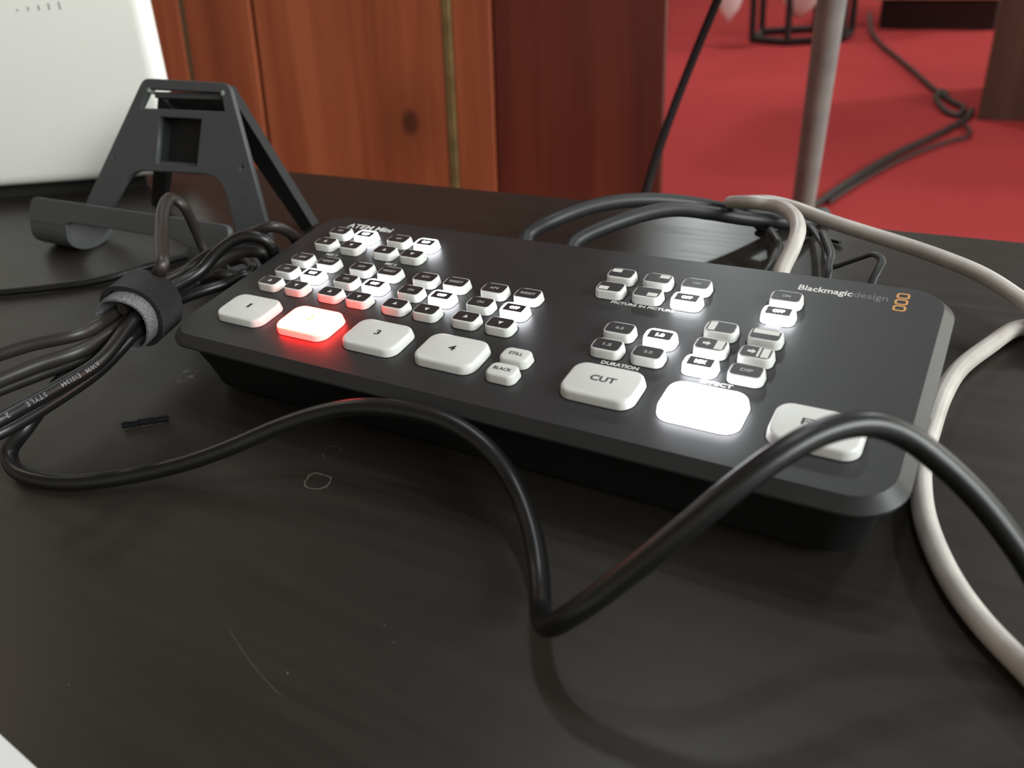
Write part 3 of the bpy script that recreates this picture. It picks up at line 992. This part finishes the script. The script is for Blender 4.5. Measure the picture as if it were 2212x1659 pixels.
# ------------------------------------------------------------------ tablet stand
# plate plane: rises from the table line and leans back
SP0 = Vector((-0.125, 0.1005, 0.009))
syaw = math.radians(2.0)
sex = Vector((math.cos(syaw), math.sin(syaw), 0))
snb = Vector((-math.sin(syaw), math.cos(syaw), 0))
slean = math.atan2(0.0355, 0.0645)
sup = Vector((0, 0, math.cos(slean))) + snb * math.sin(slean)
snn = sex.cross(sup)
stand = empty('tablet_stand', (-0.125, 0.10, 0.0), label='folding charcoal plastic tablet stand left of the switcher', category='tablet stand')
stI = Matrix.Translation((-0.125, 0.10, 0.0)).inverted()
SPM = Matrix((sex, sup, snn)).transposed().to_4x4()
SPM.translation = SP0


def spx(x, y):
    p = onplane(x, y, SP0, snn) - SP0
    return (p.dot(sex), p.dot(sup))


def stpart(name, me, m, mw=Matrix.Identity(4), **props):
    o = obj(name, me, m, stand, **props)
    o.matrix_local = stI @ mw
    return o


def roundpoly(pts, rr, n=5):
    """round the corners of a polygon; rr one radius per corner"""
    out = []
    N = len(pts)
    for i in range(N):
        p0, p1, p2 = Vector(pts[i - 1]), Vector(pts[i]), Vector(pts[(i + 1) % N])
        r = rr[i]
        if r <= 0:
            out.append(tuple(p1))
            continue
        a = p1 + (p0 - p1).normalized() * min(r, (p0 - p1).length * 0.45)
        c = p1 + (p2 - p1).normalized() * min(r, (p2 - p1).length * 0.45)
        for k in range(n + 1):
            t = k / n
            out.append(tuple(a * (1 - t) ** 2 + p1 * (2 * t * (1 - t)) + c * t * t))
    return out


outer = [spx(193, 436), spx(315, 172), spx(497, 182), spx(592, 535)]
# arch opening runs out of the bottom, so it belongs to the outline
bl0, bl1 = outer[0], outer[3]
ol = [outer[3], outer[2], outer[1], outer[0]]
bot = min(bl0[1], bl1[1]) - 0.004


def extend(a, b, v):
    t = (v - a[1]) / (b[1] - a[1])
    return (a[0] + (b[0] - a[0]) * t, v)


LX0, LX1 = extend(outer[1], bl0, bot)[0], extend(outer[2], bl1, bot)[0]
leftleg_in = spx(250, 436)
rightleg_in = spx(514, 478)
outline = [(LX1, bot), outer[2], outer[1], (LX0, bot), extend(spx(288, 368), leftleg_in, bot), spx(288, 366), spx(484, 377), extend(spx(500, 400), rightleg_in, bot)]
outline = roundpoly(outline, [0, 0.004, 0.004, 0, 0, 0.010, 0.012, 0])
slot = roundpoly([spx(326, 192), spx(306, 236), spx(492, 244), spx(484, 200)], [0.001] * 4, 3)
win = [spx(349, 250), spx(341, 354), spx(431, 363), spx(442, 257)]
h1 = [(spx(250, 341)[0] + 0.0013 * math.cos(a), spx(250, 341)[1] + 0.0016 * math.sin(a)) for a in [k * math.pi / 4 for k in range(8)]]
h2 = [(spx(527, 364)[0] + 0.0015 * math.cos(a), spx(527, 364)[1] + 0.0017 * math.sin(a)) for a in [k * math.pi / 4 for k in range(8)]]
stpart('front_plate', polyplate('front_plate', outline, [slot, win, h1, h2], 0.0030, 0.0004), 'stand', SPM)
# frame behind the square window, closed by a dark back
wx = [p[0] for p in win]
wy = [p[1] for p in win]
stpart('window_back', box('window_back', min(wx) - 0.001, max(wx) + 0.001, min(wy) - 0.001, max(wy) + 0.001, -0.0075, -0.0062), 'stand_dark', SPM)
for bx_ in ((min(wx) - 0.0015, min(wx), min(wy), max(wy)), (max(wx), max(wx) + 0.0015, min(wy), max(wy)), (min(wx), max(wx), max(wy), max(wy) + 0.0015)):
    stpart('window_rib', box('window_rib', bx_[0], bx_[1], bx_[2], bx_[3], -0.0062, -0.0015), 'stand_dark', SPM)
stpart('window_ledge', box('window_ledge', min(wx), max(wx), min(wy) - 0.0002, min(wy) + 0.0022, -0.0062, -0.0016), 'stand', SPM)
# hinge bar inside the top slot and its pins
hy = spx(405, 205)[1]
stpart('hinge_bar', box('hinge_bar', spx(330, 205)[0], spx(483, 210)[0], hy - 0.0016, hy + 0.0016, -0.0045, -0.0010, 0.0005), 'stand', SPM)
for q in ((326, 197), (486, 203)):
    u, v = spx(*q)
    stpart('hinge_pin', loft('hinge_pin', [[(u + rr * math.cos(a * math.pi / 6), v + rr * math.sin(a * math.pi / 6), z) for a in range(12)] for rr, z in ((0.0013, -0.002), (0.0013, 0.0016), (0.0009, 0.0019))]), 'steel', SPM)
# moulded rings on the legs
for q, rr in (((240, 384), 0.0026), ((535, 410), 0.0034)):
    u, v = spx(*q)
    L = [[(u + r2 * math.cos(a * math.pi / 10), v + r2 * 1.3 * math.sin(a * math.pi / 10), z) for a in range(20)] for r2, z in ((rr, 0.00145), (rr, 0.00165), (rr * 0.85, 0.00165), (rr * 0.85, 0.00145))]
    stpart('moulded_ring', loft('moulded_ring', L, False, False), 'stand', SPM)
# J shaped foot strips and the front lip
fl = SP0 + sup * bot + snn * 0.0
prof_c = Vector((fl.y, fl.z))
lip_y, lip_top = 0.0722, 0.0265


def jprofile():
    pts = []
    y0, z0 = fl.y + 0.0004, fl.z + 0.004
    pts.append((y0 + math.tan(slean) * 0.004, z0 + 0.003))
    pts.append((y0, z0))
    cy_, rz = (y0 + lip_y) / 2, (y0 - lip_y) / 2
    for k in range(0, 13):
        a = math.radians(15 - 205 * k / 12)
        pts.append((cy_ + rz * math.cos(a), 0.0095 + 0.0080 * math.sin(a)))
    return pts


def jstrip(name, xa, xb, th=0.0026, top=None):
    P = jprofile()
    if top:
        P = P + [(lip_y + 0.0020, 0.0160), (lip_y + 0.0066, top)]
    N = len(P)
    V, Fc = [], []
    for x in (xa, xb):
        for s_ in (0, 1):
            for i in range(N):
                a = Vector(P[max(i - 1, 0)])
                b = Vector(P[min(i + 1, N - 1)])
                t = (b - a).normalized()
                n_ = Vector((t.y, -t.x))
                q = Vector(P[i]) + n_ * (th / 2 if s_ else -th / 2)
                V.append((x, q.x, max(q.y, 0.0002)))
    def idx(e, s_, i):
        return (e * 2 + s_) * N + i
    for i in range(N - 1):
        for s_ in (0, 1):
            Fc.append((idx(0, s_, i), idx(0, s_, i + 1), idx(1, s_, i + 1), idx(1, s_, i)))
        for e in (0, 1):
            Fc.append((idx(e, 0, i), idx(e, 0, i + 1), idx(e, 1, i + 1), idx(e, 1, i)))
    for i in (0, N - 1):
        Fc.append((idx(0, 0, i), idx(1, 0, i), idx(1, 1, i), idx(0, 1, i)))
    return auto_smooth(mesh(name, V, Fc), 45)


JX0 = SP0.x + LX0
JX1 = SP0.x + LX1
lip0 = aty(104, 445, lip_y).x
stpart('foot_strip', jstrip('foot_strip', JX0 - 0.0015, JX0 + 0.030, top=0.024), 'stand')
stpart('foot_strip', jstrip('foot_strip', JX1 - 0.026, JX1, top=0.024), 'stand')
lipr = [(JX0 - 0.0015, 0.0), (JX0 + 0.026, 0.0), (JX0 + 0.034, 0.0026), (JX1 - 0.034, 0.0026), (JX1 - 0.026, 0.0), (JX1, 0.0), (JX1, 0.0120), (JX0 - 0.0015, 0.0120)]
ld_ = Vector((0, 0.0046, 0.0090)).normalized()
ln_ = Vector((1, 0, 0)).cross(ld_)
lipm = Matrix((Vector((1, 0, 0)), ld_, ln_)).transposed().to_4x4()
lipm.translation = Vector((0, lip_y + 0.0020, 0.0158))
stpart('front_lip', polyplate('front_lip', roundpoly(lipr, [0, 0.003, 0.003, 0.003, 0.003, 0, 0.004, 0.006], 4), [], 0.0030, 0.0004), 'stand', lipm)
# rear prop: two legs and a crossbar hinged in the top slot
hinge_l = SP0 + sex * spx(332, 208)[0] + sup * hy - snn * 0.003
hinge_r = SP0 + sex * spx(482, 212)[0] + sup * hy - snn * 0.003
foot_r = atz(672, 492, 0.001)
foot_l = atz(344, 448, 0.001)


def strut(a, b, wa, wb, th, back):
    d = (b - a).normalized()
    s_ = d.cross(back).normalized()
    n_ = s_.cross(d).normalized()
    V = []
    for p, w in ((a, wa), (b, wb)):
        for i, j in ((-1, -1), (1, -1), (1, 1), (-1, 1)):
            V.append(p + s_ * (i * w / 2) + n_ * (j * th / 2))
    return V, [(0, 1, 2, 3), (7, 6, 5, 4), (0, 4, 5, 1), (1, 5, 6, 2), (2, 6, 7, 3), (3, 7, 4, 0)]


back = Vector((0, 1, 0))
stpart('rear_leg', mesh('rear_leg', *strut(hinge_r + Vector((-0.005, 0.002, 0.001)), foot_r, 0.015, 0.009, 0.005, back)), 'stand_dark')
stpart('rear_leg', mesh('rear_leg', *strut(hinge_l + Vector((0.004, 0.002, -0.004)), foot_l, 0.012, 0.0085, 0.004, back)), 'stand_dark')
cA, cB = hinge_l + Vector((0.003, 0.004, -0.008)), hinge_r + Vector((0.0, 0.004, -0.008))
stpart('rear_crossbar', mesh('rear_crossbar', *strut(cA, cB, 0.016, 0.016, 0.003, back)), 'stand_dark')

# ------------------------------------------------------------------ white device behind the stand
wb0, wb1 = atz(0, 403, 0.0105), atz(236, 386, 0.0105)
wex = (wb1 - wb0).normalized()
wnb = Vector((-wex.y, wex.x, 0))
wl = math.radians(12)
wup = Vector((0, 0, math.cos(wl))) + wnb * math.sin(wl)
wnn = wex.cross(wup)
WM = Matrix((wex, -wnn, wup)).transposed().to_4x4()       # x along, y into depth, z up the face
WM.translation = wb1
pr = onplane(337, 0, wb1, wnn) - wb1
pr2 = onplane(366, 150, wb1, wnn) - wb1
WR = (pr.dot(wex) + pr2.dot(wex)) / 2 - 0.0085
dev = empty('white_device', mw=Matrix.Translation((wb1.x - 0.1, wb1.y, 0.0)), label='large white plastic device casing standing behind the tablet stand', category='device')
devI = dev.matrix_world.inverted()
WW, WHT, WDP = 0.36, 0.30, 0.016
CR = 0.0079
L = []
n_ = 8
prof = rrect(WW, WDP, CR, n_)
for z, ins in ((0.0, 0.004), (0.002, 0.0012), (0.006, 0.0), (WHT - 0.006, 0.0), (WHT, 0.004)):
    L.append([(WR - WW / 2 + x * (1 - 2 * ins / WW), WDP / 2 + y * (1 - 2 * ins / WDP), z) for x, y in prof])
o = obj('casing', loft('casing', L, smooth_ang=50), 'white_case', dev)
o.matrix_local = devI @ WM
for i, (px, py, ph) in enumerate(((38, 22, 4), (61, 19, 7), (84, 16.5, 9), (106, 14, 11), (129, 12, 13))):
    q = onplane(px, py, wb1, wnn) - wb1
    u, v = q.dot(wex), q.dot(wup)
    hh = ph / F_PX * 0.55 / 2
    o = obj('vent_slot', box('vent_slot', u - 0.0007, u + 0.0007, -0.0002, 0.002, v - hh, v + hh), 'vent', dev)
    o.matrix_local = devI @ WM
# dark foot under the casing
o = obj('base', box('base', WR - WW + 0.03, WR - 0.03, wb1.z, WDP - 0.004, 0.0, 0.010), 'rubber', dev)
o.matrix_local = devI @ Matrix(((wex.x, wnb.x, 0, wb1.x), (wex.y, wnb.y, 0, wb1.y), (0, 0, 1, 0.0002), (0, 0, 0, 1)))

# ------------------------------------------------------------------ leaning wooden panelling behind the table
yaw = math.radians(11)
ll = math.radians(13.5)
pex = Vector((math.cos(yaw), math.sin(yaw), 0))
pnb = Vector((-math.sin(yaw), math.cos(yaw), 0))
pup = Vector((0, 0, math.cos(ll))) + pnb * math.sin(ll)
pnn = pex.cross(pup)
WP = aty(985, 395, 0.62)
# slide the frame origin down to the floor along the lean
k = (FZ - WP.z) / pup.z
WO = WP + pup * k
PM = Matrix((pex, -pnn, pup)).transposed().to_4x4()
PM.translation = WO
panel = empty('wood_panelling', mw=Matrix.Translation(WO), label='leaning red-brown wooden panelling with a brass strip behind the table', category='wood panelling')
panI = panel.matrix_world.inverted()


def wu(x, y):
    p = onplane(x, y, WO, pnn) - WO
    return p.dot(pex), p.dot(pup)


HT = 1.75


def board(name, xa, xb, y0, y1, m, z0=0.006, bev=0.002, **props):
    o = obj(name, box(name, xa, xb, y0, y1, z0, HT, bev), m, panel, **props)
    o.matrix_local = panI @ PM
    return o


def uav(p, q):
    return (wu(*p)[0] + wu(*q)[0]) / 2


u_ol = uav((386, 0), (412, 150))
u_se = uav((545, 0), (572, 290))
u_b0 = uav((950, 0), (976, 390))
u_b1 = uav((968, 0), (996, 395))
u_st = uav((1054, 0), (1074, 400))
u_r = uav((1441, 0), (1426, 400))
kx, kz = wu(886, 265)
M['woodK'] = wood_material('knotty_red_brown_board', (0.20, 0.042, 0.017), (0.29, 0.070, 0.028), (0.39, 0.110, 0.043), knot=(kx, 0.0, kz))
sw_ = 0.006
board('backing', u_ol - 0.28, u_r - 0.07, 0.012, 0.05, 'seam', 0.014)
board('board', u_ol - 0.30, u_ol - 0.004, 0.0, 0.012, 'woodA')
board('strip', u_ol - 0.004, u_ol + 0.004, 0.001, 0.012, 'olive', label='dull olive strip')
board('board', u_ol + 0.004, u_se - 0.003, 0.0, 0.012, 'woodA')
board('board', u_se + 0.003, u_b0, 0.0, 0.012, 'woodK', label='board with a dark knot')
board('strip', u_b0, u_b1, -0.002, 0.012, 'brass', label='dull brass strip')
board('board', u_b1, u_st, 0.0, 0.012, 'woodA')
board('board', u_st + 0.0015, u_r, 0.004, 0.012, 'woodD', label='darker red-brown board')

# ------------------------------------------------------------------ steel pole behind the table
pt, pb_ = aty(1797, 0, 0.64), aty(1734, 449, 0.74)
pdir = (pt - pb_).normalized()
pfoot = pb_ + pdir * ((FZ + 0.012 - pb_.z) / pdir.z)
ptop = pt + pdir * 0.5
pole = empty('metal_stand_leg', (pfoot.x, pfoot.y, FZ), label='slanting grey metal stand leg behind the table on the carpet', category='stand leg')
plI = Matrix.Translation((-pfoot.x, -pfoot.y, -FZ))
o = obj('tube', tube('tube', [pfoot, pb_, pt, ptop], 0.0122, sides=24, smooth=0), 'steel', pole)
o.matrix_local = plI
o = obj('rubber_foot', loft('rubber_foot', [[(pfoot.x + r_ * math.cos(a * math.pi / 12), pfoot.y + r_ * math.sin(a * math.pi / 12), FZ + z) for a in range(24)] for r_, z in ((0.020, 0.0), (0.021, 0.008), (0.019, 0.035), (0.0125, 0.045))]), 'rubber', pole)
o.matrix_local = plI

# hanging black lead in front of the panelling
hg = [aty(1566, -40, 0.50), aty(1550, 0, 0.50), aty(1508, 100, 0.49), aty(1470, 195, 0.47), aty(1438, 280, 0.445), aty(1416, 345, 0.42), aty(1400, 400, 0.39), aty(1388, 440, 0.37), aty(1370, 500, 0.35)]
top_ = hg[0] + (hg[0] - hg[1]) * 6
low = hg[-1]
hg = [top_] + hg + [Vector((low.x - 0.03, low.y, low.z - 0.15)), Vector((low.x - 0.05, low.y, -0.5)), Vector((low.x - 0.05, low.y, FZ + 0.012)), Vector((low.x - 0.10, low.y - 0.03, FZ + 0.005)), Vector((low.x - 0.2, low.y - 0.1, FZ + 0.005))]
M['lead'] = mat('dull_black_lead', (0.010, 0.006, 0.006), 0.8, spec=0.15)
cable('cable', hg, 0.0034, 'lead', 'black lead hanging slantwise past the right edge of the wooden panelling', 'black leads by the carpet')


# ------------------------------------------------------------------ things on the carpet
def fl_(x, y):
    return atz(x, y, FZ + 0.0105)


c1 = [fl_(1878, 30), fl_(1884, 70), fl_(1905, 98), fl_(1935, 122), fl_(1975, 155), fl_(2015, 190), fl_(2035, 205), fl_(2062, 222), fl_(2082, 232), fl_(2070, 248), fl_(2050, 244), fl_(2030, 226), fl_(2022, 208), fl_(2036, 196), fl_(2046, 206)]
cable('cable', c1, 0.009, 'cable_brown', 'dark cable on the carpet ending in a small loop', 'black leads by the carpet', smooth=1)
c2 = [fl_(2099, 238), fl_(2090, 254), fl_(2065, 270), fl_(2010, 298), fl_(1950, 325), fl_(1890, 358), fl_(1830, 395), fl_(1770, 437), fl_(1700, 500), fl_(1640, 600), Vector((-0.02, 0.75, FZ + 0.0105)), Vector((0.05, 0.35, FZ + 0.0105)), Vector((0.05, -0.1, FZ + 0.0105))]
cable('cable', c2, 0.010, 'cable_brown', 'dark cable crossing the carpet towards the steel pole', 'black leads by the carpet')
c3 = [fl_(2084, 270), fl_(2095, 282), fl_(2088, 296), fl_(2050, 305), fl_(1980, 330), fl_(1900, 368), fl_(1840, 404), fl_(1790, 437)]
cable('cable', c3, 0.006, 'cable_brown', 'thinner dark cable beside the one crossing the carpet', 'black leads by the carpet')

# black wire stand
A = atz(1624, 92, FZ)
B = atz(1700, 99, FZ)
C_ = atz(1818, 91, FZ)
D_ = atz(1838, 77, FZ)
E_ = atz(1760, 70, FZ)
F_ = atz(1645, 76, FZ)
wst = empty('wire_stand', ((A.x + D_.x) / 2, (A.y + F_.y) / 2, FZ), label='black metal wire stand on the carpet with pale petals', category='wire stand')
wsI = wst.matrix_world.inverted()
wsI = Matrix.Translation((-(A.x + D_.x) / 2, -(A.y + F_.y) / 2, -FZ))
ringp = [A, B, C_, D_, E_, F_]


def bar(name, a, b, w, m, parent, inv):
    V, Fc = strut(Vector(a), Vector(b), w, w, w, Vector((0.31, 0.9, 0.23)))
    o = obj(name, mesh(name, V, Fc), m, parent)
    o.matrix_local = inv
    return o


for i in range(6):
    a, b = ringp[i] + Vector((0, 0, 0.0165)), ringp[(i + 1) % 6] + Vector((0, 0, 0.0165))
    bar('base_bar', a, b, 0.026, 'black_metal', wst, wsI)
    bar('upright', ringp[i] + Vector((0, 0, 0.0165)), ringp[i] + Vector((0, 0, 0.85)), 0.023, 'black_metal', wst, wsI)
    bar('top_bar', ringp[i] + Vector((0, 0, 0.85)), ringp[(i + 1) % 6] + Vector((0, 0, 0.85)), 0.018, 'black_metal', wst, wsI)
# pale petals hanging down into view
for (px, py, wd, ht, Y, lab) in ((1572, 50, 0.16, 0.34, A.y - 0.12, 'pale drooping petal left of the wire stand'), (1724, 42, 0.22, 0.30, B.y + 0.03, 'pale drooping petal inside the wire stand')):
    tip = aty(px, py, Y)
    prof = ((0.0, 0.004), (0.18, 0.3), (0.42, 0.48), (0.7, 0.5), (1.0, 0.30))
    L = []
    for t, w in prof:
        L.append([(tip.x + w * wd * math.cos(a * math.pi / 8) + 0.10 * t * wd, tip.y + w * wd * 0.35 * math.sin(a * math.pi / 8) + 0.015 * math.cos(2 * a * math.pi / 8) * w, tip.z + t * ht + 0.012 * w * math.cos(a * math.pi / 4)) for a in range(16)])
    o = obj('petal', loft('petal', L, smooth_ang=80), 'petal', wst)
    o.matrix_local = wsI

# cream bench on a dark plinth
q0, q1 = atz(1897, 62, FZ), atz(2146, 66, FZ)
bex = (q1 - q0)
bw = bex.length
ba = math.atan2(bex.y, bex.x)
bench = empty('cream_bench', mw=Matrix.Translation(q0) @ Matrix.Rotation(ba, 4, 'Z'), label='cream bench with a dark plinth at the back of the carpet', category='bench')
obj('plinth', box('plinth', 0.0, bw, 0.0, 0.45, 0.0, 0.135, 0.003), 'plinth', bench)
obj('seat', box('seat', -0.03, bw + 0.03, -0.03, 0.48, 0.135, 0.46, 0.006), 'cream', bench)

# brown cabinet at the right edge
g0 = atz(2110, 259, FZ)
cab = empty('brown_cabinet', mw=Matrix.Translation(g0), label='brown wooden cabinet at the right edge of the carpet', category='cabinet')
obj('side_panel', box('side_panel', 0.0, 0.025, 0.0, 0.42, 0.0, 0.95, 0.002), 'brown_board', cab)
obj('side_panel', box('side_panel', 0.675, 0.70, 0.0, 0.42, 0.0, 0.95, 0.002), 'brown_board', cab)
obj('front_panel', box('front_panel', 0.025, 0.675, 0.004, 0.022, 0.0, 0.95, 0.001), 'brown_board', cab)
obj('top', box('top', -0.01, 0.71, -0.01, 0.43, 0.95, 0.975, 0.002), 'brown_board', cab)
